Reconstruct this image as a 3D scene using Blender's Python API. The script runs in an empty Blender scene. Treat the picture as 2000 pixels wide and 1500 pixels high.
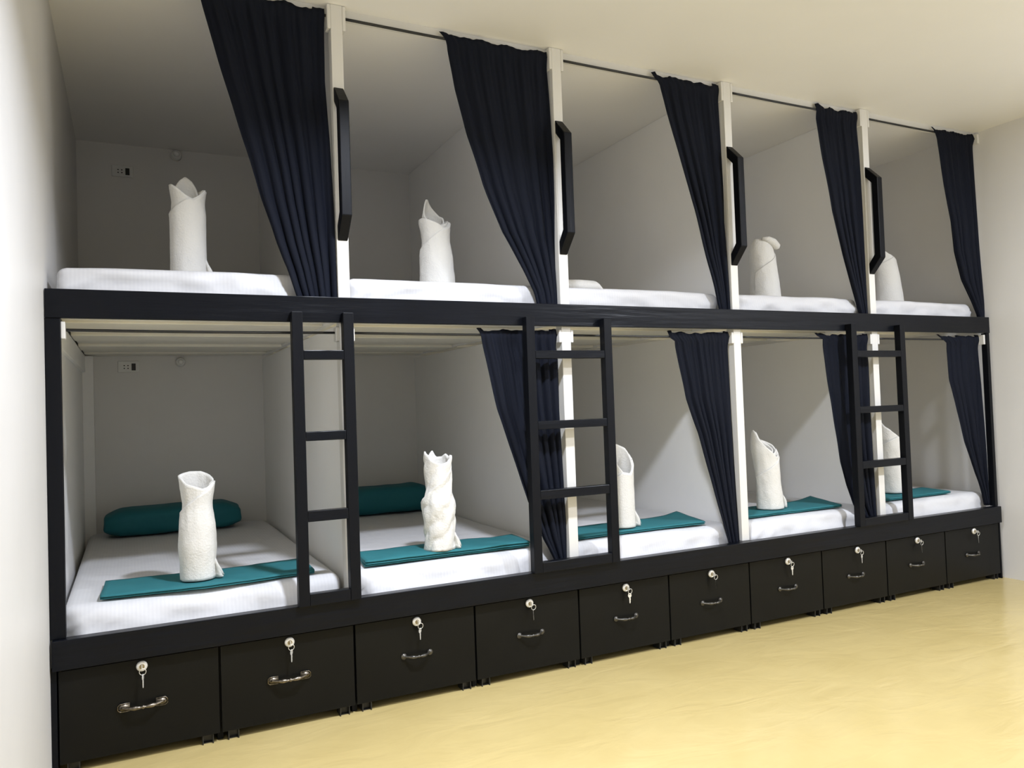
import bpy, bmesh, math, random
from mathutils import Vector, Matrix, noise

SC = bpy.context.scene
COL = SC.collection
PI = math.pi
R = math.radians

# ------------------------------------------------------------------ camera
def make_camera():
    yaw, pitch, roll, f = 0.4581, 0.0278, -0.0347, 1514.64
    cy, sy, cp, sp = math.cos(yaw), math.sin(yaw), math.cos(pitch), math.sin(pitch)
    fwd = Vector((sy * cp, cy * cp, sp))
    right = Vector((cy, -sy, 0))
    up = right.cross(fwd)
    c, s = math.cos(roll), math.sin(roll)
    r2 = right * c + up * s
    u2 = up * c - right * s
    cam = bpy.data.cameras.new('camera')
    cam.sensor_width = 36.0
    cam.lens = f / 2000.0 * 36.0
    cam.clip_start = 0.02
    o = bpy.data.objects.new('camera', cam)
    COL.objects.link(o)
    m = Matrix(((r2.x, u2.x, -fwd.x, 0.2184), (r2.y, u2.y, -fwd.y, -2.7557), (r2.z, u2.z, -fwd.z, 1.0645), (0, 0, 0, 1)))
    o.matrix_world = m
    SC.camera = o
make_camera()

# ------------------------------------------------------------------ world, light, exposure
w = bpy.data.worlds.new('world')
SC.world = w
w.use_nodes = True
w.node_tree.nodes['Background'].inputs[0].default_value = (0.9, 0.92, 1.0, 1)
w.node_tree.nodes['Background'].inputs[1].default_value = 0.0

LAMP = (1.16, -1.22, 2.5)
FILL_LAMP = (3.75, -2.2, 2.5)  # guessed position of an added lamp, out of view
def area(name, loc, size, watts, col, spread=180.0):
    l = bpy.data.lights.new(name, 'AREA')
    l.shape = 'DISK'
    l.size = size
    l.energy = watts
    l.color = col
    l.spread = R(spread)
    o = bpy.data.objects.new(name, l)
    o.location = loc
    COL.objects.link(o)
    return o
area('downlight_and_fill', (LAMP[0], LAMP[1], 2.512), 0.17, 52.0, (0.91, 0.965, 1.09), 146.0)
area('downlight_and_fill', (FILL_LAMP[0], FILL_LAMP[1], 2.512), 0.17, 84.0, (0.91, 0.965, 1.09))  # unseen fill lamp, added to brighten the right end of the room

SC.view_settings.view_transform = 'Standard'
SC.view_settings.look = 'None'
SC.view_settings.gamma = 1.0
SC.view_settings.use_curve_mapping = False
SC.view_settings.exposure = 0.25
SC.cycles.max_bounces = 14
SC.cycles.diffuse_bounces = 8

# ------------------------------------------------------------------ materials
def mat(name, col, rough=0.5, metal=0.0, spec=0.5, var=0.0, vscale=6.0, bump=0.0, bscale=40.0, bstretch=(1, 1, 1), bdist=0.01, sheen=0.0):
    m = bpy.data.materials.new(name)
    m.use_nodes = True
    nt = m.node_tree
    b = nt.nodes['Principled BSDF']
    b.inputs['Base Color'].default_value = (*col, 1)
    b.inputs['Roughness'].default_value = rough
    b.inputs['Metallic'].default_value = metal
    b.inputs['Specular IOR Level'].default_value = spec
    if sheen:
        b.inputs['Sheen Weight'].default_value = sheen
    if var or bump:
        tc = nt.nodes.new('ShaderNodeTexCoord')
    if var:
        n = nt.nodes.new('ShaderNodeTexNoise')
        n.inputs['Scale'].default_value = vscale
        n.inputs['Detail'].default_value = 5
        nt.links.new(tc.outputs['Object'], n.inputs['Vector'])
        r = nt.nodes.new('ShaderNodeValToRGB')
        r.color_ramp.elements[0].position = 0.3
        r.color_ramp.elements[1].position = 0.7
        r.color_ramp.elements[0].color = (*[c * (1 - var) for c in col], 1)
        r.color_ramp.elements[1].color = (*[min(1, c * (1 + var)) for c in col], 1)
        nt.links.new(n.outputs['Fac'], r.inputs['Fac'])
        nt.links.new(r.outputs['Color'], b.inputs['Base Color'])
    if bump:
        mp = nt.nodes.new('ShaderNodeMapping')
        mp.inputs['Scale'].default_value = bstretch
        nt.links.new(tc.outputs['Object'], mp.inputs['Vector'])
        n2 = nt.nodes.new('ShaderNodeTexNoise')
        n2.inputs['Scale'].default_value = bscale
        n2.inputs['Detail'].default_value = 4
        nt.links.new(mp.outputs['Vector'], n2.inputs['Vector'])
        bp = nt.nodes.new('ShaderNodeBump')
        bp.inputs['Strength'].default_value = bump
        bp.inputs['Distance'].default_value = bdist
        nt.links.new(n2.outputs['Fac'], bp.inputs['Height'])
        nt.links.new(bp.outputs['Normal'], b.inputs['Normal'])
    return m

M = {}
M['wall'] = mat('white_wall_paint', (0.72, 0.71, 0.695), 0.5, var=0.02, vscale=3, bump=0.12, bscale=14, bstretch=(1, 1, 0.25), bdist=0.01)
M['ceiling'] = mat('ceiling_paint', (0.85, 0.84, 0.82), 0.6, var=0.015, vscale=2, bump=0.08, bscale=10)
M['wall_l'] = mat('white_wall_paint_dimmed', (0.63, 0.62, 0.605), 0.5, var=0.025, vscale=3, bump=0.15, bscale=14, bstretch=(1, 1, 0.2), bdist=0.01)  # white wall paint, colour darkened to offset strong lamp light on the left wall
M['wall_dark'] = mat('grey_wall_paint', (0.62, 0.62, 0.63), 0.7)
M['panel'] = mat('white_panel_paint', (0.86, 0.855, 0.845), 0.45, var=0.015, vscale=4, bump=0.10, bscale=25, bstretch=(1, 1, 0.15))
M['post'] = mat('white_gloss_post_paint', (0.68, 0.67, 0.64), 0.35, bump=0.1, bscale=30, bstretch=(1, 1, 0.1))
M['plank'] = mat('cream_plank_paint', (0.83, 0.80, 0.71), 0.5, var=0.05, vscale=5, bump=0.15, bscale=20, bstretch=(0.1, 1, 1))
M['black'] = mat('black_gloss_paint', (0.004, 0.0048, 0.0072), 0.30, spec=0.15, bump=0.4, bscale=9, bstretch=(0.25, 3, 3), bdist=0.01, var=0.15, vscale=8)
M['black_v'] = mat('black_gloss_paint_upright', (0.004, 0.0046, 0.0066), 0.42, spec=0.13, bump=0.2, bscale=9, bstretch=(3, 3, 0.25), bdist=0.01)
M['drawer'] = mat('black_drawer_paint', (0.0065, 0.0065, 0.006), 0.33, spec=0.13, bump=0.05, bscale=12, bdist=0.01, var=0.12, vscale=5)
M['curtain'] = mat('dark_navy_curtain_cloth', (0.0058, 0.0075, 0.0140), 0.8, bump=0.08, bscale=300, bdist=0.001, spec=0.12)
M['rod'] = mat('black_curtain_wire', (0.01, 0.01, 0.01), 0.4)
M['towel'] = mat('white_terry_towel', (0.66, 0.65, 0.62), 0.95, bump=0.42, bscale=150, bdist=0.005, spec=0.1, sheen=0.1)
M['teal'] = mat('teal_cotton', (0.024, 0.150, 0.172), 0.75, bump=0.15, bscale=25, bdist=0.006, spec=0.25, var=0.06, vscale=12)
M['teal_p'] = mat('dark_teal_pillow_cotton', (0.012, 0.125, 0.155), 0.7, bump=0.2, bscale=18, bdist=0.008, spec=0.3)
M['silver'] = mat('chrome_lock_metal', (0.80, 0.79, 0.76), 0.35, 0.45)
M['brass'] = mat('key_cylinder_brass', (0.34, 0.285, 0.18), 0.35, 0.8)
M['bronze'] = mat('antique_bronze', (0.20, 0.175, 0.14), 0.34, 1.0, var=0.5, vscale=120, bump=0.4, bscale=150, bdist=0.002)
M['darkm'] = mat('dark_pull_metal', (0.10, 0.095, 0.085), 0.35, 0.8, var=0.3, vscale=120)
M['plate'] = mat('white_outlet_plastic', (0.74, 0.74, 0.72), 0.35)
M['hole'] = mat('black_plastic', (0.012, 0.012, 0.012), 0.4)
M['foot'] = mat('black_angle_foot', (0.02, 0.02, 0.02), 0.35)
M['diff'] = mat('lamp_diffuser', (0.9, 0.9, 0.88), 0.4)

def sheet_material():
    m = mat('white_striped_sheet', (0.80, 0.80, 0.825), 0.6, spec=0.3)
    nt = m.node_tree
    b = nt.nodes['Principled BSDF']
    tc = nt.nodes.new('ShaderNodeTexCoord')
    wv = nt.nodes.new('ShaderNodeTexWave')
    wv.wave_type = 'BANDS'
    wv.bands_direction = 'X'
    wv.inputs['Scale'].default_value = 26
    wv.inputs['Distortion'].default_value = 0.15
    nt.links.new(tc.outputs['Object'], wv.inputs['Vector'])
    r = nt.nodes.new('ShaderNodeValToRGB')
    r.color_ramp.elements[0].position = 0.42
    r.color_ramp.elements[1].position = 0.58
    r.color_ramp.elements[0].color = (0.595, 0.595, 0.612, 1)
    r.color_ramp.elements[1].color = (0.612, 0.612, 0.627, 1)
    nt.links.new(wv.outputs['Fac'], r.inputs['Fac'])
    nt.links.new(r.outputs['Color'], b.inputs['Base Color'])
    n = nt.nodes.new('ShaderNodeTexNoise')
    n.inputs['Scale'].default_value = 9
    n.inputs['Detail'].default_value = 3
    nt.links.new(tc.outputs['Object'], n.inputs['Vector'])
    bp = nt.nodes.new('ShaderNodeBump')
    bp.inputs['Strength'].default_value = 0.35
    bp.inputs['Distance'].default_value = 0.02
    nt.links.new(n.outputs['Fac'], bp.inputs['Height'])
    nt.links.new(bp.outputs['Normal'], b.inputs['Normal'])
    return m
M['sheet'] = sheet_material()

def floor_material():
    m = bpy.data.materials.new('yellow_painted_concrete')
    m.use_nodes = True
    nt = m.node_tree
    b = nt.nodes['Principled BSDF']
    tc = nt.nodes.new('ShaderNodeTexCoord')
    n = nt.nodes.new('ShaderNodeTexNoise')
    n.inputs['Scale'].default_value = 2.2
    n.inputs['Detail'].default_value = 6
    n.inputs['Roughness'].default_value = 0.6
    nt.links.new(tc.outputs['Object'], n.inputs['Vector'])
    r = nt.nodes.new('ShaderNodeValToRGB')
    r.color_ramp.elements[0].position = 0.3
    r.color_ramp.elements[1].position = 0.72
    r.color_ramp.elements[0].color = (0.50, 0.392, 0.163, 1)
    r.color_ramp.elements[1].color = (0.555, 0.442, 0.197, 1)
    nt.links.new(n.outputs['Fac'], r.inputs['Fac'])
    nt.links.new(r.outputs['Color'], b.inputs['Base Color'])
    b.inputs['Roughness'].default_value = 0.22
    b.inputs['Specular IOR Level'].default_value = 0.5
    mp = nt.nodes.new('ShaderNodeMapping')
    mp.inputs['Scale'].default_value = (1, 2.2, 1)
    mp.inputs['Rotation'].default_value = (0, 0, 0.4)
    nt.links.new(tc.outputs['Object'], mp.inputs['Vector'])
    n2 = nt.nodes.new('ShaderNodeTexNoise')
    n2.inputs['Scale'].default_value = 3.2
    n2.inputs['Detail'].default_value = 4
    n2.inputs['Distortion'].default_value = 1.2
    nt.links.new(mp.outputs['Vector'], n2.inputs['Vector'])
    bp = nt.nodes.new('ShaderNodeBump')
    bp.inputs['Strength'].default_value = 0.19
    bp.inputs['Distance'].default_value = 0.02
    nt.links.new(n2.outputs['Fac'], bp.inputs['Height'])
    nt.links.new(bp.outputs['Normal'], b.inputs['Normal'])
    return m
M['floor'] = floor_material()

# ------------------------------------------------------------------ helpers
def box(bm, x0, x1, y0, y1, z0, z1):
    v = [bm.verts.new(p) for p in ((x0, y0, z0), (x1, y0, z0), (x1, y1, z0), (x0, y1, z0), (x0, y0, z1), (x1, y0, z1), (x1, y1, z1), (x0, y1, z1))]
    for f in ((3, 2, 1, 0), (4, 5, 6, 7), (0, 1, 5, 4), (1, 2, 6, 5), (2, 3, 7, 6), (3, 0, 4, 7)):
        bm.faces.new([v[i] for i in f])
    return v

def tube(bm, pts, rad, n=10, closed=False):
    pts = [Vector(p) for p in pts]
    rads = rad if isinstance(rad, (list, tuple)) else [rad] * len(pts)
    rings = []
    up = Vector((0.137, 0.21, 0.968)).normalized()
    N = len(pts)
    for i, p in enumerate(pts):
        if closed:
            t = (pts[(i + 1) % N] - pts[i - 1]).normalized()
        else:
            t = (pts[min(i + 1, N - 1)] - pts[max(i - 1, 0)]).normalized()
        a = t.cross(up)
        if a.length < 0.1:
            a = t.cross(Vector((1, 0, 0)))
        a.normalize()
        b2 = t.cross(a)
        rings.append([bm.verts.new(p + (a * math.cos(2 * PI * k / n) + b2 * math.sin(2 * PI * k / n)) * rads[i]) for k in range(n)])
    for i in range(N if closed else N - 1):
        A, B = rings[i], rings[(i + 1) % N]
        for k in range(n):
            bm.faces.new((A[k], A[(k + 1) % n], B[(k + 1) % n], B[k]))
    if not closed:
        bm.faces.new(rings[0][::-1])
        bm.faces.new(rings[-1])

def lathe(bm, prof, axis='y', c=(0, 0, 0), n=28):
    # prof: (radius, along) ; axis y points along +y
    rings = []
    for r, a in prof:
        ring = []
        for k in range(n):
            t = 2 * PI * k / n
            u, v = r * math.cos(t), r * math.sin(t)
            p = {'y': (u, a, v), 'z': (u, v, a), 'x': (a, u, v)}[axis]
            ring.append(bm.verts.new((p[0] + c[0], p[1] + c[1], p[2] + c[2])))
        rings.append(ring)
    for A, B in zip(rings[:-1], rings[1:]):
        for k in range(n):
            bm.faces.new((A[k], A[(k + 1) % n], B[(k + 1) % n], B[k]))
    bm.faces.new(rings[0][::-1])
    bm.faces.new(rings[-1])

def obj(name, bm, m, parent=None, loc=(0, 0, 0), bevel=0.0, smooth=False, solid=0.0, sub=0):
    bmesh.ops.recalc_face_normals(bm, faces=bm.faces[:])
    me = bpy.data.meshes.new(name)
    bm.to_mesh(me)
    bm.free()
    me.materials.append(m)
    if smooth:
        for p in me.polygons:
            p.use_smooth = True
    o = bpy.data.objects.new(name, me)
    o.location = loc
    COL.objects.link(o)
    if parent is not None:
        o.parent = parent
    if solid:
        md = o.modifiers.new('thickness', 'SOLIDIFY')
        md.thickness = solid
        md.offset = 0
    if bevel:
        md = o.modifiers.new('bevel', 'BEVEL')
        md.width = bevel
        md.segments = 2
        md.limit_method = 'ANGLE'
    if sub:
        md = o.modifiers.new('subdivision', 'SUBSURF')
        md.levels = sub
        md.render_levels = sub
    return o

def tag(o, label, cat, group=None):
    o['label'] = label
    o['category'] = cat
    if group:
        o['group'] = group
    return o

def thing(name, label, cat, loc=(0, 0, 0), group=None):
    o = bpy.data.objects.new(name, None)
    o.empty_display_size = 0.05
    o.location = loc
    COL.objects.link(o)
    return tag(o, label, cat, group)

def struct(name, bm, m, label, **k):
    o = obj(name, bm, m, **k)
    o['kind'] = 'structure'
    o['label'] = label
    o['category'] = name.split('_')[0]
    return o

def copy_tree(o, parent=None):
    c = o.copy()
    COL.objects.link(c)
    if parent is not None:
        c.parent = parent
    for ch in list(o.children):
        copy_tree(ch, c)
    return c

def B(*a):
    bm = bmesh.new()
    box(bm, *a)
    return bm

def lerp_tab(tab, x):
    if x <= tab[0][0]:
        return tab[0][1]
    for (x0, y0), (x1, y1) in zip(tab[:-1], tab[1:]):
        if x <= x1:
            t = (x - x0) / (x1 - x0)
            return y0 + (y1 - y0) * t
    return tab[-1][1]

# ------------------------------------------------------------------ room shell
XL, XR, YB, YF, ZC = -0.012, 4.625, 1.87, -3.45, 2.544
struct('floor', B(XL - 0.1, XR + 0.1, YF - 0.1, YB + 0.1, -0.08, 0.0), M['floor'], 'glossy yellow painted concrete floor')
struct('ceiling', B(XL - 0.1, XR + 0.1, YF - 0.1, YB + 0.1, ZC, ZC + 0.08), M['ceiling'], 'off-white ceiling over the bunks')
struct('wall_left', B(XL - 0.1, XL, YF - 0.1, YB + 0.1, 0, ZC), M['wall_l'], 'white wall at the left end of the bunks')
struct('wall_right', B(XR, XR + 0.1, YF - 0.1, YB + 0.1, 0, ZC), M['wall'], 'beige-white wall at the right end of the bunks')
struct('wall_back', B(XL, XR, YB, YB + 0.1, 0, ZC), M['wall'], 'white wall behind the bunks')
struct('wall_front', B(XL, XR, YF - 0.1, YF, 0, ZC), M['wall_dark'], 'light grey wall facing the bunks')
struct('trim_1', B(XL, XR, 0.03, 0.042, 2.504, ZC), M['post'], 'white header strip along the ceiling above the upper bunks')

# downlight fixture (above the frame of the photo)
t = thing('ceiling_light', 'round white ceiling light in front of the bunks', 'light', (LAMP[0], LAMP[1], ZC))
bm = bmesh.new()
lathe(bm, [(0.105, 0.0), (0.105, -0.02), (0.098, -0.026), (0.09, -0.026), (0.09, -0.012), (0.0001, -0.012)], 'z')
obj('housing', bm, M['plate'], t, smooth=False)
t2 = copy_tree(t)  # added fixture body for the unseen fill lamp
t2.location = (FILL_LAMP[0], FILL_LAMP[1], ZC)
t2['label'] = 'added round white ceiling light, unseen, brightening the far right of the room'

# ------------------------------------------------------------------ bunk frame
XP = [0.0, 0.917, 1.834, 2.750, 3.676, 4.606]
ZB0, ZB1 = 1.381, 1.471           # upper beam
ZR0, ZR1 = 0.316, 0.406           # base rail
FR = thing('bunk_frame', 'long built-in double-decker bunk frame with black rails and white partitions', 'bunk bed', (0, 0, 0))

obj('upper_rail', B(-0.010, 4.592, -0.024, -0.003, ZB0, ZB1), M['black'], FR, bevel=0.002)['label'] = 'black upper rail under the top bunks'
obj('base_rail', B(-0.006, 4.585, -0.042, -0.001, ZR0, ZR1), M['black'], FR, bevel=0.002)['label'] = 'black base rail above the drawers'
obj('corner_post', B(-0.011, 0.031, -0.021, 0.012, ZR1, ZB0), M['black_v'], FR, bevel=0.002)['label'] = 'black left corner post'
obj('corner_post', B(4.566, 4.590, -0.021, 0.012, ZR1, ZB0), M['black_v'], FR, bevel=0.002)['label'] = 'black right corner post'
obj('corner_leg', B(-0.011, 0.004, -0.02, 0.04, 0.0, ZR0), M['black_v'], FR)
obj('corner_leg', B(4.590, 4.600, -0.02, 0.04, 0.0, ZR0), M['black_v'], FR)
for k in range(1, 10):
    x = [0.465, 0.913, 1.376, 1.835, 2.288, 2.744, 3.204, 3.659, 4.121][k - 1]
    obj('divider_leg', B(x - 0.009, x + 0.009, 0.005, 0.035, 0.0, ZR0), M['black_v'], FR)

for i in range(1, 5):
    x = XP[i]
    for z0, z1, up in ((ZR1 - 0.05, ZB0 - 0.0, False), (ZB0 + 0.02, ZC - 0.001, True)):
        obj('partition_panel', B(x - 0.012, x + 0.012, 0.046, YB - 0.001, z0, z1), M['panel'], FR)['label'] = 'white partition panel'
        p = obj('partition_post', B(x - 0.0215, x + 0.0215, 0.0, 0.046, ZR1 if not up else ZB0, z1), M['post'], FR, bevel=0.002)
        p['label'] = 'white partition post'
        bz0, bz1 = (2.452, ZC - 0.002) if up else (1.316, 1.368)
        for s in (-1, 1):
            xa, xb = (x + 0.0215, x + 0.034) if s > 0 else (x - 0.034, x - 0.0215)
            obj('rod_bracket', B(xa, xb, -0.001, 0.04, bz0, bz1), M['post'], p, bevel=0.003)['label'] = 'white wooden rod bracket'
        if up:
            bm = bmesh.new()
            hw = 0.0185
            zt, zb = 2.238, 1.678
            outer = [(-0.001, zt), (-0.072, zt - 0.072), (-0.072, zb + 0.078), (-0.001, zb)]
            inner = [(-0.001, zt - 0.055), (-0.036, zt - 0.092), (-0.036, zb + 0.098), (-0.001, zb + 0.055)]
            vs = []
            for sx in (-hw, hw):
                vs.append(([bm.verts.new((x + sx, y, z)) for y, z in outer], [bm.verts.new((x + sx, y, z)) for y, z in inner]))
            (oa, ia), (ob, ib) = vs
            for k in range(3):
                bm.faces.new((oa[k], oa[k + 1], ob[k + 1], ob[k]))
                bm.faces.new((ia[k], ib[k], ib[k + 1], ia[k + 1]))
                bm.faces.new((oa[k], ia[k], ia[k + 1], oa[k + 1]))
                bm.faces.new((ob[k], ob[k + 1], ib[k + 1], ib[k]))
            bm.faces.new((oa[0], ob[0], ib[0], ia[0]))
            bm.faces.new((oa[3], ia[3], ib[3], ob[3]))
            obj('grab_handle', bm, M['black_v'], p, bevel=0.003)['label'] = 'black wooden grab handle'

# end panels inside the lower bunks and battens of the first one
obj('side_panel', B(XL + 0.001, 0.0, 0.013, YB - 0.001, ZR1 - 0.05, ZB0), M['panel'], FR)
obj('top_batten', B(0.0, 0.014, 0.03, 1.80, 1.312, ZB0 + 0.015), M['panel'], FR)
obj('corner_batten', B(0.0, 0.05, 1.80, YB - 0.001, ZR1, ZB0 + 0.015), M['panel'], FR)
obj('rod_bracket', B(0.031, 0.043, -0.012, 0.03, 1.318, 1.372), M['post'], FR, bevel=0.002)
obj('rod_bracket', B(4.552, 4.566, -0.012, 0.03, 1.318, 1.372), M['post'], FR, bevel=0.002)
obj('rod_bracket', B(4.606, XR - 0.001, 0.0, 0.04, 2.475, 2.53), M['post'], FR, bevel=0.002)
for i in range(5):
    xa, xb = XP[i] + 0.013, XP[i + 1] - 0.013
    bm = bmesh.new()
    # planks of the upper deck, running along the row, seen from below
    ys = [0.0, 0.10, 0.30, 0.52, 0.74, 0.98, 1.22, 1.46, 1.70, 1.866]
    for k in range(len(ys) - 1):
        dz = (0.0, 0.012, 0.004, 0.014, 0.002, 0.012, 0.0, 0.010, 0.004)[k]
        box(bm, xa if k else max(xa, 0.022), xb, ys[k] + 0.004 if k else 0.047, ys[k + 1] - 0.004, 1.398 + dz, 1.432)
    obj('upper_deck', bm, M['plank'], FR, bevel=0.002)['label'] = 'cream plank deck under the top bunk'
    bm = bmesh.new()
    box(bm, xa, xb, 0.031, 1.868, 0.34, 0.362)
    obj('lower_deck', bm, M['plank'], FR)
for i in range(5):
    xa, xb = XP[i] + 0.0225, XP[i + 1] - 0.0225
    obj('front_joist', B(xa if i else 0.005, xb, -0.002, 0.044, 1.392, 1.43), M['plank'], FR)

# ------------------------------------------------------------------ mattresses
def mattress(name, x0, x1, y0, y1, z0, z1, seed, rad=0.035, wr=1.0, crown=0.0, bulge=0.0, clear=0.0):
    nx, ny, nz = 60, 44, 10
    bm = bmesh.new()
    cx, cy = (x0 + x1) / 2, (y0 + y1) / 2
    W, D, H = x1 - x0, y1 - y0, z1 - z0
    cache = {}
    def P(i, j, k):
        key = (i, j, k)
        if key in cache:
            return cache[key]
        u, w_ = i / nx, k / nz
        v = (j / ny)
        v = v ** 1.6                      # finer near the front
        p = Vector((u * W - W / 2, v * D - D / 2, w_ * H))
        c = Vector((max(-W / 2 + rad, min(W / 2 - rad, p.x)), max(-D / 2 + rad, min(D / 2 - rad, p.y)), max(rad * 0.6, min(H - rad, p.z))))
        d = p - c
        if d.length > 1e-6:
            q = c + d.normalized() * min(rad, max(abs(d.x), abs(d.y), abs(d.z)) * 1.0)
        else:
            q = p
        s = Vector((seed * 7.3, seed * 3.1, 0))
        fr = max(0.0, 1 - (q.y + D / 2) / 0.10)        # near the front face
        low = max(0.0, 1 - q.z / H)
        ce = max(0.0, 1 - min(q.x + W / 2, W / 2 - q.x) / 0.22)
        n1 = noise.noise(Vector((q.x * 9, q.y * 5, q.z * 22)) + s)
        # sheet pulled towards the bottom corners: diagonal creases
        sg = -1 if q.x < 0 else 1
        n2 = noise.noise(Vector(((q.x * sg + q.z * 1.6) * 42, 0.3, seed * 2.0 + sg)))
        q.y += fr * wr * (0.006 * n1 + 0.010 * n2 * low * (0.25 + ce))
        if bulge and d.y < 0:
            keep = min(1.0, max(0.0, (W / 2 - clear - q.x) / 0.06)) if clear else 1.0
            keep *= min(1.0, max(0.0, (q.x + W / 2 - 0.02) / 0.03))
            q.y -= bulge * min(1.0, low * 1.25) * keep * min(1.0, -d.y / rad)
        top = max(0.0, (q.z - H * 0.7) / (H * 0.3))
        q.z += top * (0.004 * noise.noise(Vector((q.x * 4, q.y * 3, seed))) + crown * (1 - (2 * q.x / W) ** 4))
        if low > 0.85 and fr > 0:
            q.z += 0.006 * max(0, n2) * wr
        cache[key] = bm.verts.new(q)
        return cache[key]
    def quad(a, b, c, d):
        try:
            bm.faces.new((P(*a), P(*b), P(*c), P(*d)))
        except ValueError:
            pass
    for i in range(nx):
        for j in range(ny):
            quad((i, j, nz), (i + 1, j, nz), (i + 1, j + 1, nz), (i, j + 1, nz))
            quad((i, j, 0), (i, j + 1, 0), (i + 1, j + 1, 0), (i + 1, j, 0))
        for k in range(nz):
            quad((i, 0, k), (i + 1, 0, k), (i + 1, 0, k + 1), (i, 0, k + 1))
            quad((i, ny, k), (i, ny, k + 1), (i + 1, ny, k + 1), (i + 1, ny, k))
    for j in range(ny):
        for k in range(nz):
            quad((0, j, k), (0, j, k + 1), (0, j + 1, k + 1), (0, j + 1, k))
            quad((nx, j, k), (nx, j + 1, k), (nx, j + 1, k + 1), (nx, j, k + 1))
    return obj(name, bm, M['sheet'], loc=(cx, cy, z0), smooth=True)

where = ['leftmost', 'second from the left', 'middle', 'fourth from the left', 'rightmost']
for i in range(5):
    xa, xb = XP[i] + 0.026, XP[i + 1] - 0.028
    if i == 0:
        xa = 0.016
    ml = mattress('mattress', xa, xb, 0.044, 1.795 if i == 0 else 1.85, 0.363, 0.483, i + 1, wr=1.5 + (i == 3) * 1.0, bulge=0.030, clear=[0.0, 0.17, 0.10, 0.19, 0.07][i])
    mu = mattress('mattress', xa, xb - 0.02, 0.052, 1.85, 1.433, 1.556, i + 11, rad=0.03, wr=2.4, crown=0.003)
    tag(ml, ['white-sheeted mattress of the leftmost lower bunk, wide open with no curtain',
             'white-sheeted mattress of the lower bunk between the first and second ladders',
             'white-sheeted mattress of the middle lower bunk, right of the second ladder',
             'white-sheeted mattress of the lower bunk left of the third ladder, crumpled front corner',
             'white-sheeted mattress of the rightmost lower bunk, by the right wall'][i], 'mattress', 'white-sheeted mattresses')
    tag(mu, ['white-sheeted mattress of the leftmost upper bunk, above the black rail',
             'white-sheeted mattress of the upper bunk second from the left',
             'white-sheeted mattress of the middle upper bunk, with no standing towel on it',
             'white-sheeted mattress of the upper bunk second from the right',
             'white-sheeted mattress of the rightmost upper bunk, by the right wall'][i], 'mattress', 'white-sheeted mattresses')

# ------------------------------------------------------------------ curtain rods
def rod(x0, x1, y, z, r, label):
    bm = bmesh.new()
    n = 14
    tube(bm, [((x1 - x0) * k / n, 0, -0.002 * math.sin(PI * k / n)) for k in range(n + 1)], r, 8)
    tag(obj('curtain_rod', bm, M['rod'], loc=(x0, y, z), smooth=True), label, 'curtain rod', 'thin black curtain rods')
up_l = ['thin black rod at the ceiling of the leftmost upper bunk', 'thin black rod at the ceiling of the upper bunk second from the left',
        'thin black rod at the ceiling of the middle upper bunk', 'thin black rod at the ceiling of the upper bunk second from the right',
        'thin black rod at the ceiling of the rightmost upper bunk']
lo_l = ['bare thin black rod under the rail of the leftmost lower bunk', 'thin black rod of the lower bunk between the first two ladders',
        'thin black rod under the rail of the middle lower bunk', 'thin black rod of the lower bunk second from the right',
        'thin black rod under the rail of the rightmost lower bunk']
for i in range(5):
    rod((XP[i] + 0.035) if i else XL + 0.001, XP[i + 1] - 0.035 if i < 4 else 4.605, 0.018, 2.505, 0.0052, up_l[i])
    rod((XP[i] + 0.035) if i else 0.044, XP[i + 1] - 0.035 if i < 4 else 4.551, 0.018, 1.348, 0.0048, lo_l[i])

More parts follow.
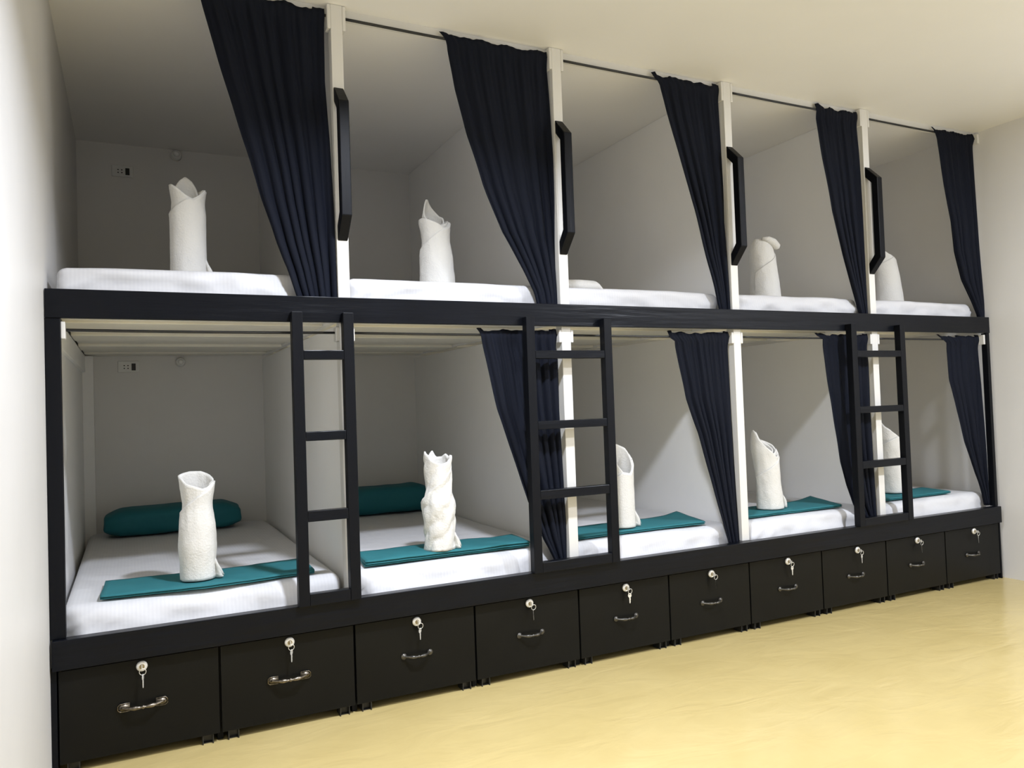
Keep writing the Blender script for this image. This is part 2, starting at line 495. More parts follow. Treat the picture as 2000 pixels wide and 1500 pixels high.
# ------------------------------------------------------------------ curtains
CUR = {
 'U1': ([(2.53, 0.445), (2.477, 0.459), (2.363, 0.489), (2.139, 0.55), (1.987, 0.593), (1.806, 0.643), (1.666, 0.688), (1.567, 0.728), (1.46, 0.760)],
        [(2.533, 0.878), (2.449, 0.876), (2.26, 0.874), (2.037, 0.885), (1.776, 0.893), (1.59, 0.893), (1.46, 0.893)]),
 'U2': ([(2.527, 1.322), (2.515, 1.333), (2.488, 1.353), (2.315, 1.382), (2.134, 1.427), (1.945, 1.491), (1.762, 1.565), (1.618, 1.651), (1.52, 1.704), (1.46, 1.718)],
        [(2.53, 1.798), (2.466, 1.797), (2.338, 1.803), (2.081, 1.810), (1.892, 1.810), (1.737, 1.808), (1.635, 1.808), (1.46, 1.808)]),
 'U3': ([(2.53, 2.325), (2.506, 2.341), (2.487, 2.369), (2.362, 2.405), (2.147, 2.475), (1.928, 2.545), (1.715, 2.605), (1.584, 2.647), (1.46, 2.675)],
        [(2.53, 2.714), (2.484, 2.714), (2.272, 2.720), (2.043, 2.726), (1.849, 2.726), (1.608, 2.726), (1.46, 2.726)]),
 'U4': ([(2.532, 3.33), (2.528, 3.338), (2.461, 3.348), (2.257, 3.385), (2.0, 3.434), (1.774, 3.5), (1.608, 3.556), (1.46, 3.605)],
        [(2.53, 3.640), (2.472, 3.640), (2.293, 3.650), (2.078, 3.652), (1.829, 3.652), (1.645, 3.652), (1.46, 3.651)]),
 'U5': ([(2.532, 4.21), (2.523, 4.232), (2.47, 4.271), (2.209, 4.312), (2.017, 4.359), (1.845, 4.378), (1.685, 4.43), (1.566, 4.513), (1.492, 4.555), (1.46, 4.565)],
        [(2.535, 4.600), (2.452, 4.600), (2.215, 4.606), (1.919, 4.610), (1.683, 4.618), (1.565, 4.618), (1.46, 4.612)]),
 'L2': ([(1.378, 1.433), (1.35, 1.452), (1.249, 1.476), (1.048, 1.518), (0.888, 1.57), (0.753, 1.613), (0.661, 1.644), (0.522, 1.699), (0.400, 1.765)],
        [(1.373, 1.796), (1.30, 1.797), (1.248, 1.805), (1.02, 1.803), (0.792, 1.806), (0.672, 1.808), (0.546, 1.810), (0.400, 1.806)]),
 'L3': ([(1.366, 2.36), (1.341, 2.371), (1.327, 2.399), (1.07, 2.454), (0.911, 2.516), (0.704, 2.575), (0.523, 2.625), (0.395, 2.663)],
        [(1.372, 2.712), (1.300, 2.713), (1.148, 2.716), (0.843, 2.724), (0.654, 2.725), (0.464, 2.726), (0.395, 2.726)]),
 'L4': ([(1.37, 3.26), (1.36, 3.268), (1.343, 3.313), (1.189, 3.331), (0.953, 3.366), (0.726, 3.402), (0.61, 3.438), (0.504, 3.482), (0.41, 3.57)],
        [(1.371, 3.638), (1.30, 3.638), (1.218, 3.645), (1.006, 3.640), (0.794, 3.646), (0.635, 3.651), (0.519, 3.651), (0.41, 3.640)]),
 'L5': ([(1.372, 4.18), (1.363, 4.195), (1.326, 4.262), (1.122, 4.272), (0.997, 4.315), (0.778, 4.377), (0.602, 4.453), (0.483, 4.516), (0.41, 4.537)],
        [(1.375, 4.549), (1.300, 4.549), (1.094, 4.560), (0.836, 4.563), (0.626, 4.563), (0.41, 4.562)]),
}
CLAB = {
 'U1': 'largest dark navy curtain, gathered against the first white post of the upper bunks',
 'U2': 'dark navy curtain of the upper bunk second from the left, pulled right',
 'U3': 'dark navy curtain of the middle upper bunk, pulled right against its post',
 'U4': 'narrow dark navy curtain of the upper bunk second from the right',
 'U5': 'dark navy curtain of the rightmost upper bunk, hanging by the right wall',
 'L2': 'black curtain hanging behind the second ladder, in a lower bunk',
 'L3': 'black curtain of the middle lower bunk, clear of both ladders',
 'L4': 'black curtain hanging behind the third ladder, in a lower bunk',
 'L5': 'black curtain of the rightmost lower bunk, by the right corner post',
}
def curtain(key, seed):
    Lt, Rt = CUR[key]
    Lt = sorted(Lt)
    Rt = sorted(Rt)
    zt, zb = 2.527 if key[0] == 'U' else 1.372, Lt[0][0]
    zrod = 2.505 if key[0] == 'U' else 1.348
    y0 = 0.019
    nu, nv = 150, 64
    rnd = random.Random(seed)
    nf = rnd.uniform(6.2, 7.2) if key in ('U1', 'U2', 'L2', 'L3') else rnd.uniform(4.6, 5.6)
    ph = [rnd.uniform(0, 6.28) for _ in range(5)]
    x_ref, bm = Lt[-1][1], bmesh.new()
    rows = []
    for j in range(nv + 1):
        v = j / nv
        row = []
        for i in range(nu + 1):
            u = i / nu
            # ruffled header standing above the rod
            top = zt + 0.012 * noise.noise(Vector((u * 7, seed, 0))) + 0.003 * noise.noise(Vector((u * 16, seed, 3))) - (0.014 if 0.06 < u < 0.9 else 0.0) * (0.5 + noise.noise(Vector((u * 5, seed, 9))))
            z = top + (zb - top) * v
            l, r = lerp_tab(Lt, z), lerp_tab(Rt, z)
            head = math.exp(-((z - zrod) / 0.03) ** 2)
            # folds keep their place in the cloth; each fold starts at its own height
            w1 = u + 0.045 * math.sin(6 * u + ph[0]) + 0.02 * math.sin(3.1 * v + ph[3]) + 0.03 * noise.noise(Vector((u * 3, v * 1.5, seed + 20)))
            a = math.sin(2 * PI * nf * w1 + ph[1])
            a = (abs(a) ** 0.8) * (1 if a > 0 else -1)
            b_ = math.sin(2 * PI * nf * 0.43 * w1 + ph[2] + 1.5 * v)
            c_ = math.sin(2 * PI * nf * 2.7 * u + ph[4])
            amp = (0.0105 + 0.005 * noise.noise(Vector((u * 4, v * 2.2, seed)))) * (0.55 + 0.6 * v) 
            amp = min(amp, 0.016)
            y = y0 - 0.0085 * head + (1 - 0.85 * head) * amp * (0.75 * a + 0.45 * b_) + (0.0028 * (1 - v) ** 3) * c_ * (1 - 0.6 * head)
            wd = max(0.02, r - l)
            # gather toward the tied end makes pleats deeper and lets them overlap a little
            x = l + wd * u + 0.006 * v * math.sin(2 * PI * nf * w1 + ph[1] + 1.2) * (0 if i in (0, nu) else 1)
            x += 0.004 * noise.noise(Vector((v * 6, seed, u))) * (1 - u)
            x = max(l - 0.004, min(r - 0.001, x))
            y = max(0.002, min(0.029 if z > 2.5 else (0.040 - 0.012 * max(0.0, v - 0.8) / 0.2), y))
            row.append(bm.verts.new((x - x_ref, y - y0, z - zb)))
        rows.append(row)
    for A, Bv in zip(rows[:-1], rows[1:]):
        for i in range(nu):
            bm.faces.new((A[i], Bv[i], Bv[i + 1], A[i + 1]))
    o = obj('curtain', bm, M['curtain'], loc=(x_ref, y0, zb), smooth=True, solid=0.0012)
    tag(o, CLAB[key], 'curtain', 'upper bunk curtains' if key[0] == 'U' else 'lower bunk curtains')
for n, key in enumerate(CUR):
    curtain(key, 3 + n * 5)

# ------------------------------------------------------------------ ladders
def ladder(xl, xr, label, sw=0.036):
    # xl: left edge of left stile, xr: right edge of right stile (front face)
    t = thing('ladder', label, 'ladder', ((xl + xr) / 2, -0.043, ZR1), 'black bunk ladders')
    h = (xr - xl) / 2
    yf, yb = -0.019, 0.0165
    top = 1.412 - ZR1
    obj('stile', B(-h, -h + sw, yf, yb, 0.0005, top), M['black_v'], t, bevel=0.002)
    obj('stile', B(h - sw, h, yf, yb, 0.0005, top), M['black_v'], t, bevel=0.002)
    for z0, z1 in ((1.247, 1.279), (0.967, 0.999), (0.691, 0.727), (0.407, 0.446)):
        obj('rung', B(-h + sw + 0.0005, h - sw - 0.0005, yf + 0.001, yb - 0.001, z0 - ZR1, z1 - ZR1), M['black'], t, bevel=0.002)
    return t
ladder(0.718, 0.932, 'narrow black wooden ladder, leftmost of three, beside the uncurtained lower bunk', 0.037)
ladder(1.618, 2.016, 'wide black wooden ladder in the middle, with a curtain behind its left side', 0.037)
ladder(3.432, 3.826, 'wide black wooden ladder furthest right, nearest the right wall', 0.037)

# ------------------------------------------------------------------ drawers, locks and keys
GX = [0.005, 0.465, 0.913, 1.376, 1.835, 2.288, 2.744, 3.204, 3.659, 4.121, 4.588]
LOCKX = [0.236, 0.689, 1.143, 1.608, 2.062, 2.519, 2.979, 3.446, 3.893, 4.360]
HANX = [0.237, 0.686, 1.141, 1.610, 2.059, 2.515, 2.973, 3.430, 3.884, 4.343]
ordn = ['first', 'second', 'third', 'fourth', 'fifth', 'sixth', 'seventh', 'eighth', 'ninth', 'tenth']
YD = -0.020
DZ0, DZ1 = 0.030, 0.311

def pull_handle(kind, parent, x, z):
    bm = bmesh.new()
    W2 = 0.071 if kind == 0 else 0.060
    # bowed grip with a waist and a bead in the middle
    pts, rr = [], []
    n = 36
    for k in range(n + 1):
        u = -1 + 2 * k / n
        a = abs(u)
        pts.append((u * (W2 - 0.012), -0.004 - 0.022 * (1 - a ** 2.4), 0.0025 * (1 - a) - 0.004 * (1 - a * a)))
        r = 0.0042 + 0.0028 * math.exp(-((a - 0.42) / 0.20) ** 2) + (0.0022 * math.exp(-(a / 0.05) ** 2)) - 0.0010 * math.exp(-((a - 0.12) / 0.05) ** 2)
        rr.append(r if kind == 0 else r * 0.88)
    tube(bm, pts, rr, 12)
    for s in (-1, 1):
        if kind == 0:
            # stepped end plate with chamfered outer corners
            for inset, yy in ((0.0, -0.004), (0.0035, -0.0065)):
                w_, h_ = 0.017 - inset, 0.0125 - inset
                c = 0.006
                pl = [(-w_, -h_), (w_ - c, -h_), (w_, -h_ + c), (w_, h_ - c), (w_ - c, h_), (-w_, h_)]
                fr = [bm.verts.new((s * (W2 - 0.017) + s * px, yy, pz)) for px, pz in pl]
                bk = [bm.verts.new((s * (W2 - 0.017) + s * px, 0.0, pz)) for px, pz in pl]
                bm.faces.new(fr)
                bm.faces.new(bk[::-1])
                for q in range(6):
                    bm.faces.new((fr[q], fr[(q + 1) % 6], bk[(q + 1) % 6], bk[q]))
            # raised rim
            c = 0.006
            w_, h_ = 0.0165, 0.012
            loop = [(-w_, -h_), (w_ - c, -h_), (w_, -h_ + c), (w_, h_ - c), (w_ - c, h_), (-w_, h_)]
            tube(bm, [(s * (W2 - 0.017) + s * px, -0.005, pz) for px, pz in loop], 0.0017, 6)
        else:
            lathe(bm, [(0.0105, 0.0), (0.0105, -0.003), (0.008, -0.005), (0.0045, -0.008), (0.0001, -0.009)], 'y', (s * (W2 - 0.010), 0, 0), 18)
            tube(bm, [(s * (W2 - 0.010) + 0.0095 * math.cos(q * PI / 10), -0.0035, 0.0095 * math.sin(q * PI / 10)) for q in range(20)], 0.0014, 6, closed=True)
    return obj('handle', bm, M['bronze'] if kind == 0 else M['darkm'], parent, loc=(x, YD - 0.0005, z), smooth=True)

for i in range(10):
    x0, x1 = GX[i] + 0.0035, GX[i + 1] - 0.0035
    cx = (x0 + x1) / 2
    lab = ordn[i] + ' black under-bed drawer from the left, ' + (
        'engraved bronze pull, beside the left wall' if i == 0 else
        'engraved bronze pull, below the first ladder' if i == 1 else
        'the last one, against the right wall' if i == 9 else
        ['', '', 'between the first and second ladders', 'starting just left of the second ladder', 'starting below the second ladder\'s right side',
         'below the middle bunk curtain', 'just right of the middle bunk curtain', 'below the third ladder\'s left side', 'below the third ladder\'s right side'][i])
    t = thing('drawer', lab, 'drawer', (cx, YD, 0), 'black under-bed drawers')
    hx = (x1 - x0) / 2
    fp = obj('front_panel', B(-hx, hx, 0.0, 0.018, DZ0, DZ1 - 0.002), M['drawer'], t, bevel=0.0015)
    bm = bmesh.new()
    box(bm, -hx + 0.012, -hx + 0.026, 0.0185, 0.62, DZ0 + 0.005, DZ1 - 0.03)
    box(bm, hx - 0.026, hx - 0.012, 0.0185, 0.62, DZ0 + 0.005, DZ1 - 0.03)
    box(bm, -hx + 0.026, hx - 0.026, 0.606, 0.62, DZ0 + 0.005, DZ1 - 0.03)
    box(bm, -hx + 0.026, hx - 0.026, 0.0185, 0.606, DZ0 + 0.005, DZ0 + 0.015)
    obj('box', bm, M['drawer'], t)
    for sx in (-1, 1):
        for yy in (0.004, 0.55):
            bm = bmesh.new()
            xc = sx * (hx - 0.036)
            # open square foot bracket
            box(bm, xc - 0.017, xc - 0.014, yy, yy + 0.05, 0.0, DZ0)
            box(bm, xc + 0.014, xc + 0.017, yy, yy + 0.05, 0.0, DZ0)
            box(bm, xc - 0.014, xc + 0.014, yy + 0.01, yy + 0.05, 0.0, 0.003)
            box(bm, xc - 0.014, xc + 0.014, yy + 0.02, yy + 0.023, 0.003, DZ0)
            obj('foot', bm, M['foot'], t)
    h = pull_handle(0 if i < 2 else 1, t, HANX[i] - cx, 0.169 if i < 4 else 0.165)
    h.location.y = -0.0005
    h['label'] = 'engraved bronze pull' if i < 2 else 'dark metal pull'
    bm = bmesh.new()
    lathe(bm, [(0.0155, 0.0), (0.0165, -0.003), (0.0160, -0.007), (0.0135, -0.0095), (0.0115, -0.0085), (0.0110, -0.0105), (0.0001, -0.0110)], 'y', (0, 0, 0), 28)
    lk = obj('lock', bm, M['silver'], t, loc=(LOCKX[i] - cx, -0.0004, 0.288), smooth=False)
    lk['label'] = 'round chrome lock'
    bm = bmesh.new()
    lathe(bm, [(0.0078, 0.0), (0.0078, -0.002), (0.0001, -0.0023)], 'y', (0, -0.0109, 0), 20)
    obj('lock_cylinder', bm, M['brass'], lk)

def flat_key(bm, turn, L=0.034, bow=0.0095, lean=0.0):
    # key hanging head up: a pierced bow, then the blade with teeth; turn = angle about the vertical
    ca, sa = math.cos(turn), math.sin(turn)
    def put(pl):
        f = [bm.verts.new((px * ca + lean * pz, px * sa - 0.0008, pz)) for px, pz in pl]
        b2 = [bm.verts.new((px * ca + 0.0018 * sa + lean * pz, px * sa + 0.0010, pz)) for px, pz in pl]
        bm.faces.new(f)
        bm.faces.new(b2[::-1])
        n = len(pl)
        for q in range(n):
            bm.faces.new((f[q], b2[q], b2[(q + 1) % n], f[(q + 1) % n]))
    # bow as a ring of quads with a hole
    n = 14
    ring_o = [(bow * math.cos(2 * PI * k / n), -bow + bow * math.sin(2 * PI * k / n)) for k in range(n)]
    ring_i = [(bow * 0.3 * math.cos(2 * PI * k / n), -bow * 0.55 + bow * 0.3 * math.sin(2 * PI * k / n)) for k in range(n)]
    for k in range(n):
        put([ring_o[k], ring_o[(k + 1) % n], ring_i[(k + 1) % n], ring_i[k]])
    b = 0.0036
    z0 = -2 * bow + 0.001
    put([(-b, z0), (b, z0), (b, -2 * bow - L * 0.25), (b * 0.45, -2 * bow - L * 0.34), (b * 0.8, -2 * bow - L * 0.44), (b * 0.4, -2 * bow - L * 0.52), (b * 0.5, -2 * bow - L * 0.60), (-b * 0.2, -2 * bow - L * 0.70), (-b, -2 * bow - L * 0.62)])

KTURN = [1.35, 1.0, 0.75, 1.1, 0.15, 0.9, 0.2, 0.35, 0.7, 0.5]
for i in range(10):
    klab = 'small chrome key hanging in the lock of the %s drawer from the left' % ordn[i]
    t = thing('key', klab, 'key', (LOCKX[i], YD - 0.0135, 0.288), 'keys in the drawer locks')
    bm = bmesh.new()
    # key that sits in the cylinder, seen edge on, its bow sticking out
    box(bm, -0.0011, 0.0011, -0.016, -0.0002, -0.0062, 0.0062)
    obj('inserted_key', bm, M['silver'], t, bevel=0.0006)
    bm = bmesh.new()
    lean = 0.12 if i > 1 else 0.03
    tube(bm, [(lean * 0.06 + 0.0095 * math.cos(q * PI / 12), -0.0120 - 0.002 * math.sin(q * PI / 12), -0.0125 + 0.0105 * math.sin(q * PI / 12)) for q in range(24)], 0.0010, 6, closed=True)
    obj('key_ring', bm, M['silver'], t, smooth=True)
    bm = bmesh.new()
    flat_key(bm, KTURN[i], lean=-lean * 0.3)
    obj('spare_key', bm, M['silver'], t, loc=(0.0005 + lean * 0.03, -0.0115, -0.0195))

# ------------------------------------------------------------------ folded teal sheets
def folded_sheet(x0, x1, y0, y1, z, seed, label, skew=0.0, bow=0.0, lift=0.0, layers=3):
    bm = bmesh.new()
    W, D = x1 - x0, y1 - y0
    th = 0.0046
    # serpentine cross-section in y-z
    sec = []
    for k in range(layers):
        a, b = (0.0, 1.0) if k % 2 == 0 else (1.0, 0.0)
        zz = th * (k + 0.5)
        for q in range(13):
            f = a + (b - a) * q / 12
            ins = 0.004 * (k % 3)
            sec.append((ins + f * (D - 2 * ins), zz))
        if k < layers - 1:
            sec.append(((1.0 if b else 0.0) * D + (0.003 if b else -0.003), zz + th / 2))
    nx = 46
    rows = []
    for i in range(nx + 1):
        u = i / nx
        row = []
        for (yy, zz) in sec:
            x = W * u + 0.006 * noise.noise(Vector((yy * 6, zz * 260, seed + (0 if u < 0.5 else 7)))) * (1 if u < 0.02 or u > 0.98 else 0)
            f = yy / D
            x += skew * f
            y = yy + bow * math.sin(PI * u) + 0.006 * noise.noise(Vector((u * 3, seed, zz * 30)))
            e = max(0, (u - 0.72) / 0.28)
            z_ = zz * (1 + 0.25 * noise.noise(Vector((u * 4, yy * 5, seed)))) + lift * e * e * f + 0.0012 * noise.noise(Vector((u * 14, yy * 12, seed)))
            row.append(bm.verts.new((x, y, max(0.0015, z_))))
        rows.append(row)
    for A, Bv in zip(rows[:-1], rows[1:]):
        for q in range(len(sec) - 1):
            bm.faces.new((A[q], A[q + 1], Bv[q + 1], Bv[q]))
    o = obj('folded_sheet', bm, M['teal'], loc=(x0, y0, z), smooth=True, solid=0.0035)
    return tag(o, label, 'sheet', 'folded teal sheets')
ZS = 0.4895
folded_sheet(0.120, 0.800, 0.075, 0.335, ZS, 1, 'teal folded sheet across the bed of the leftmost lower bunk', skew=0.012, bow=-0.03)
folded_sheet(0.985, 1.665, 0.070, 0.275, ZS, 2, 'teal folded sheet on the lower bunk between the first two ladders', skew=0.02, bow=0.0, layers=5)
folded_sheet(1.880, 2.580, 0.075, 0.315, ZS, 3, 'teal folded sheet on the middle lower bunk, just right of the second ladder', skew=0.02, bow=0.01, lift=0.02)
folded_sheet(2.800, 3.470, 0.080, 0.320, ZS, 4, 'teal folded sheet on the lower bunk second from the right', skew=0.03, lift=0.02)
folded_sheet(3.740, 4.330, 0.080, 0.300, ZS, 5, 'teal folded sheet on the rightmost lower bunk, behind the third ladder', skew=0.05)

# ------------------------------------------------------------------ pillows
def pillow(x0, x1, y0, y1, z0, h, seed, label):
    bm = bmesh.new()
    W, D = x1 - x0, y1 - y0
    nu, nv = 48, 40
    rows = []
    for i in range(nu + 1):
        u = -1 + 2 * i / nu
        k = 1 - 0.46 * max(0.0, (abs(u) - 0.74) / 0.26) ** 1.3
        row = []
        for j in range(nv):
            t = 2 * PI * j / nv
            c, s = math.cos(t), math.sin(t)
            ey = math.copysign(abs(c) ** 0.5, c) * D / 2 * (0.55 + 0.45 * k)
            ez = math.copysign(abs(s) ** 0.6, s) * h / 2 * k
            wr = 1 + 0.05 * noise.noise(Vector((u * 3, c * 1.2, s * 1.2 + seed))) + 0.04 * noise.noise(Vector((u * 9 + seed, c * 2, s * 3))) * abs(u)
            zz = ez * wr + h / 2 * (0.88 + 0.12 * k)
            if s < 0:
                zz = max(zz, 0.012 * (1 - k))
            row.append(bm.verts.new((u * W / 2 + 0.012 * noise.noise(Vector((c, s, u * 2 + seed))) * abs(u) ** 6, ey * wr, max(0.001, zz))))
        rows.append(row)
    for A, Bv in zip(rows[:-1], rows[1:]):
        for j in range(nv):
            bm.faces.new((A[j], A[(j + 1) % nv], Bv[(j + 1) % nv], Bv[j]))
    bm.faces.new(rows[0][::-1])
    bm.faces.new(rows[-1])
    o = obj('pillow', bm, M['teal_p'], loc=((x0 + x1) / 2, (y0 + y1) / 2, z0), smooth=True, sub=1)
    return tag(o, label, 'pillow', 'teal pillows')
pillow(0.090, 0.728, 1.46, 1.73, 0.4865, 0.135, 2.0, 'dark teal pillow at the back of the leftmost lower bunk')
pillow(1.140, 1.775, 1.40, 1.68, 0.4865, 0.150, 5.0, 'dark teal pillow in the lower bunk between the first two ladders')

# ------------------------------------------------------------------ rolled towels
def towel(loc, H, prof, rim, core, label, seed, twist=0.0, lean=(0.0, 0.0), wrap=(400, 150, 0.88, 0.62), tail=True, wr=1.0, flap=False):
    """A bath towel rolled upright. prof: (height fraction, radius); rim / core: (degrees, height fraction) of the edge of
    the roll and of the folds inside it; wrap: (start deg, end deg, start height, end height) of the outermost turn,
    whose free edge runs down across the front."""
    bm = bmesh.new()
    def tabval(tab, deg):
        deg = deg % 360
        tb = [(a - 360, h) for a, h in tab] + tab + [(a + 360, h) for a, h in tab]
        return lerp_tab(tb, deg)
    def surf(d0, d1, s0, s1, hfun, n, m, flare=0.03):
        rows = []
        for i in range(n + 1):
            f = i / n
            deg = d0 + (d1 - d0) * f
            sc = s0 + (s1 - s0) * f
            h = hfun(f, deg) * H
            row = []
            for j in range(m + 1):
                z = h * j / m
                zf = z / H
                th = R(deg)
                r = lerp_tab(prof, zf) * sc
                n1 = noise.noise(Vector((math.cos(th) * 2.2, math.sin(th) * 2.2, z * 14 + seed)))
                n2 = noise.noise(Vector((math.cos(th) * 3.5 + zf * 2, math.sin(th) * 3.5, z * 46 + seed * 1.7)))
                r *= 1 + wr * (0.040 * n1 + 0.018 * n2)
                if twist:
                    q = math.sin(R(deg * 2) - twist * zf * 13 + seed + 1.3 * n1)
                    r *= 1 + 0.13 * (abs(q) ** 0.8 - 0.6)
                if j == m:
                    r *= 1 + flare * 0.3
                row.append(bm.verts.new((r * math.cos(th) + lean[0] * zf * zf * H, r * math.sin(th) + lean[1] * zf * zf * H, z)))
            rows.append(row)
        for A, Bv in zip(rows[:-1], rows[1:]):
            for j in range(m):
                bm.faces.new((A[j], A[j + 1], Bv[j + 1], Bv[j]))
    jit = lambda deg: 0.006 * noise.noise(Vector((deg * 0.02, seed, 5)))
    surf(-150, 330, 0.52, 0.80, lambda f, d: tabval(core, d) + jit(d), 72, 26)
    surf(-40, 345, 0.87, 0.95, lambda f, d: tabval(rim, d) + jit(d), 72, 34)
    w0, w1, h0, h1 = wrap
    def wfun(f, d):
        base = tabval(rim, d)
        g = min(1.0, max(0.0, (f - 0.22) / 0.78))
        return min(base - 0.012, h0 + (h1 - h0) * g) + jit(d)
    surf(w0, w1, 0.97, 1.03, wfun, 60, 32)
    if flap:
        rr = lerp_tab(prof, 0.9)
        tube(bm, [(lean[0] * H - 0.016, -rr * 0.70, H * 0.985), (lean[0] * H + 0.012, -rr * 0.92, H * 0.972), (lean[0] * H + 0.042, -rr * 0.98, H * 0.935), (lean[0] * H + 0.070, -rr * 0.90, H * 0.875), (lean[0] * H + 0.078, -rr * 0.85, H * 0.855)], [0.008, 0.014, 0.018, 0.017, 0.009], 14)
    if tail:
        # loose corner of the towel standing off at the foot
        rb = lerp_tab(prof, 0.05)
        a0 = R(-14)
        rows = []
        for i in range(9):
            f = i / 8
            hh = 0.080 * (1 - f) ** 0.9 + 0.008
            base = Vector((rb * math.cos(a0), rb * math.sin(a0), 0)) + Vector((0.030 * f - 0.006, -0.012 * math.sin(PI * f) - 0.010 * f, 0))
            rows.append([bm.verts.new(base + Vector((0.004 * math.sin(4 * q / 5 + f * 3), 0, hh * q / 5))) for q in range(6)])
        for A, Bv in zip(rows[:-1], rows[1:]):
            for q in range(5):
                bm.faces.new((A[q], A[q + 1], Bv[q + 1], Bv[q]))
    o = obj('towel', bm, M['towel'], loc=loc, smooth=True, solid=0.006)
    return tag(o, label, 'towel', 'white rolled bath towels')

ZT = 0.5075
LOWC = [(0, .55), (180, .62)]
# lower bunks
towel((0.420, 0.150, ZT), 0.365, [(0, .055), (.1, .055), (.3, .059), (.5, .057), (.66, .049), (.72, .049), (.85, .056), (1, .062)],
      [(0, .91), (35, .96), (70, .995), (110, 1.0), (150, .985), (180, .965), (205, .95), (225, .91), (255, .88), (285, .845), (305, .86), (335, .905)],
      [(0, .62), (90, .70), (180, .68), (270, .58)],
      'white towel roll, open at the top, standing in the leftmost lower bunk', 1, wrap=(395, 165, .905, .60))
towel((1.298, 0.120, ZT + 0.006), 0.385, [(0, .056), (.1, .054), (.35, .061), (.48, .062), (.62, .050), (.8, .052), (.92, .055), (1, .050)],
      [(0, .93), (25, .96), (50, .93), (75, .93), (95, 1.0), (120, .93), (140, .985), (170, 1.0), (200, .96), (230, .90), (265, .87), (300, .89), (330, .95)],
      [(0, .80), (90, .86), (180, .84), (270, .78)],
      'twisted white towel roll standing on the lower bunk between the first two ladders', 2, twist=1.0, wr=1.3, wrap=(400, 130, .86, .42))
towel((2.185, 0.165, ZT), 0.372, [(0, .058), (.1, .057), (.5, .056), (.8, .058), (1, .058)],
      [(0, .84), (30, .93), (70, .985), (110, 1.0), (145, .98), (165, .97), (178, 1.03), (186, 1.03), (198, .90), (220, .76), (250, .66), (285, .64), (320, .73)],
      [(0, .50), (90, .56), (180, .55), (270, .48)],
      'white towel roll on the middle lower bunk, half behind the second ladder', 3, wr=0.5, wrap=(395, 190, .86, .55))
towel((3.085, 0.185, ZT), 0.392, [(0, .066), (.1, .064), (.3, .060), (.6, .062), (.75, .067), (.88, .060), (1, .044)],
      [(0, .80), (40, .85), (80, .90), (110, .95), (140, .98), (165, 1.0), (190, .975), (215, .875), (250, .75), (285, .655), (320, .68)],
      [(0, .78), (60, .87), (110, .95), (150, .985), (185, .97), (210, .88), (235, .80), (280, .70), (320, .74)],
      'white towel roll with slanting top on the lower bunk second from the right', 4, lean=(-0.10, 0.0), wrap=(400, 170, .70, .40))
towel((4.045, 0.225, ZT), 0.405, [(0, .070), (.1, .069), (.5, .066), (.75, .068), (.88, .062), (1, .044)],
      [(0, .76), (40, .82), (80, .88), (110, .94), (140, .98), (165, 1.0), (190, .98), (215, .91), (250, .83), (290, .74), (325, .73)],
      [(0, .74), (60, .84), (110, .94), (150, .97), (200, .93), (240, .87), (280, .77)],
      'white towel roll on the rightmost lower bunk, seen through the third ladder', 5, lean=(-0.10, 0.0), tail=False)
# upper bunks
ZU = 1.563
towel((0.420, 0.27, ZU), 0.385, [(0, .060), (.1, .059), (.4, .058), (.60, .060), (.72, .056), (.85, .064), (1, .064)],
      [(0, .85), (15, .87), (40, .86), (90, .84), (140, .84), (160, .86), (180, .88), (205, .875), (228, .84), (260, .765), (283, .735), (305, .77), (340, .845)],
      [(0, .74), (25, .82), (45, .90), (65, .965), (88, 1.0), (98, 1.0), (120, .965), (140, .91), (160, .84), (180, .76), (270, .55)],
      'white towel roll with a pointed peak on the leftmost upper bunk', 6, wr=0.5, wrap=(395, 185, .87, .60))
towel((1.392, 0.30, ZU), 0.385, [(0, .072), (.1, .071), (.35, .068), (.52, .059), (.62, .062), (.72, .068), (.80, .066), (.9, .050), (1, .034)],
      [(0, .77), (30, .77), (90, .75), (150, .75), (180, .76), (205, .765), (230, .74), (260, .70), (290, .66), (315, .68), (340, .74)],
      [(0, .80), (30, .83), (60, .89), (90, .95), (120, 1.0), (140, 1.0), (165, .94), (190, .84), (215, .76), (270, .68), (320, .72)],
      'white towel roll with a tall leaf-shaped tip on the upper bunk second from the left', 7, wr=0.8, lean=(-0.04, 0), wrap=(395, 170, .77, .42), tail=False)
towel((3.245, 0.32, ZU), 0.335, [(0, .086), (.12, .080), (.4, .072), (.7, .068), (.84, .062), (.93, .048), (1, .026)],
      [(0, .97), (90, 1.0), (180, 1.0), (270, .98)],
      [(0, .97), (90, .99), (180, .99), (270, .97)],
      'white towel roll with a folded-over top on the upper bunk second from the right', 8, wr=0.8, lean=(-0.05, 0.0), wrap=(400, 190, .84, .45), tail=False, flap=True)
towel((4.205, 0.32, ZU), 0.36, [(0, .082), (.1, .080), (.5, .070), (.8, .060), (1, .046)],
      [(0, .78), (40, .84), (90, .90), (140, .97), (170, 1.0), (200, .97), (250, .84), (300, .76)],
      [(0, .72), (90, .85), (150, .93), (200, .9), (270, .72)],
      'white towel roll on the rightmost upper bunk, half hidden by the fourth grab handle', 9, wr=0.5, lean=(-0.10, 0.0), tail=False)

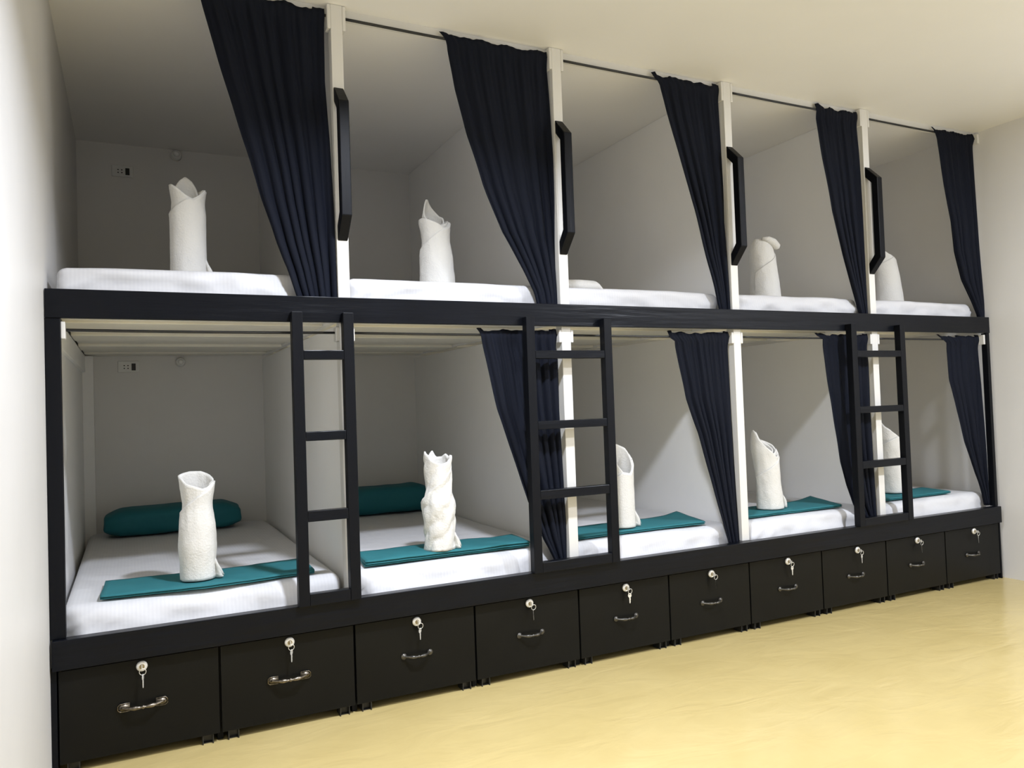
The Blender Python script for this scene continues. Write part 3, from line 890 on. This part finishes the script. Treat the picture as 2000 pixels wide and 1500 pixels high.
# towel lying down on the middle upper bunk
def lying_towel():
    bm = bmesh.new()
    n, m = 30, 24
    rows = []
    for i in range(n + 1):
        u = i / n
        x = -0.16 + 0.32 * u
        row = []
        for j in range(m):
            t = 2 * PI * j / m
            k = min(1.0, (1 - u) * 9 + 0.25)
            ry, rz = 0.075, 0.034 * k
            wv = 1 + 0.08 * noise.noise(Vector((u * 4, math.cos(t) * 1.5, math.sin(t) * 1.5)))
            row.append(bm.verts.new((x, ry * math.cos(t) * wv, max(0.0, 0.034 + rz * math.sin(t) * wv - 0.034 * (1 - k)))))
        rows.append(row)
    for A, Bv in zip(rows[:-1], rows[1:]):
        for j in range(m):
            bm.faces.new((A[j], A[(j + 1) % m], Bv[(j + 1) % m], Bv[j]))
    bm.faces.new(rows[0][::-1])
    bm.faces.new(rows[-1])
    tag(obj('towel', bm, M['towel'], loc=(2.02, 0.30, ZU + 0.0), smooth=True),
        'white towel lying flat on the middle upper bunk, its end peeping out', 'towel')
lying_towel()

# ------------------------------------------------------------------ outlets and lamp fittings on the back wall
def outlet(cx, cz, label):
    t = thing('power_outlet', label, 'outlet', (cx, YB, cz))
    obj('plate', B(-0.052, 0.052, -0.009, -0.0003, -0.030, 0.030), M['plate'], t, bevel=0.003)
    obj('switch', B(0.014, 0.034, -0.0125, -0.009, -0.020, 0.017), M['hole'], t, bevel=0.001)['label'] = 'black rocker switch'
    for hx in (-0.021, -0.003):
        for hz in (-0.009, 0.006):
            bm = bmesh.new()
            lathe(bm, [(0.0034, 0.0), (0.0034, -0.0006), (0.0001, -0.0007)], 'y', (hx, -0.009, hz), 12)
            obj('socket_hole', bm, M['hole'], t)
    return t
outlet(0.205, 2.397, 'white power outlet with black switch in the leftmost upper bunk')
outlet(0.215, 1.343, 'white power outlet with black switch in the leftmost lower bunk')
def fitting(cx, cz, r, label):
    bm = bmesh.new()
    lathe(bm, [(r, 0.0), (r * 0.97, -0.018), (r * 0.8, -0.030), (r * 0.62, -0.034), (r * 0.55, -0.030), (0.0001, -0.030)], 'y', (0, 0, 0), 26)
    t = thing('lamp_holder', label, 'light fitting', (cx, YB - 0.0003, cz))
    obj('base', bm, M['plate'], t, smooth=True)
    bm = bmesh.new()
    lathe(bm, [(r * 0.45, -0.028), (r * 0.42, -0.040), (r * 0.25, -0.047), (0.0001, -0.048)], 'y', (0, 0, 0), 20)
    obj('bulb', bm, M['diff'], t, smooth=True)
fitting(0.472, 2.512, 0.030, 'small round white lamp fitting, unlit, high in the leftmost upper bunk')
fitting(0.470, 1.366, 0.026, 'small round white lamp fitting, unlit, high in the leftmost lower bunk')
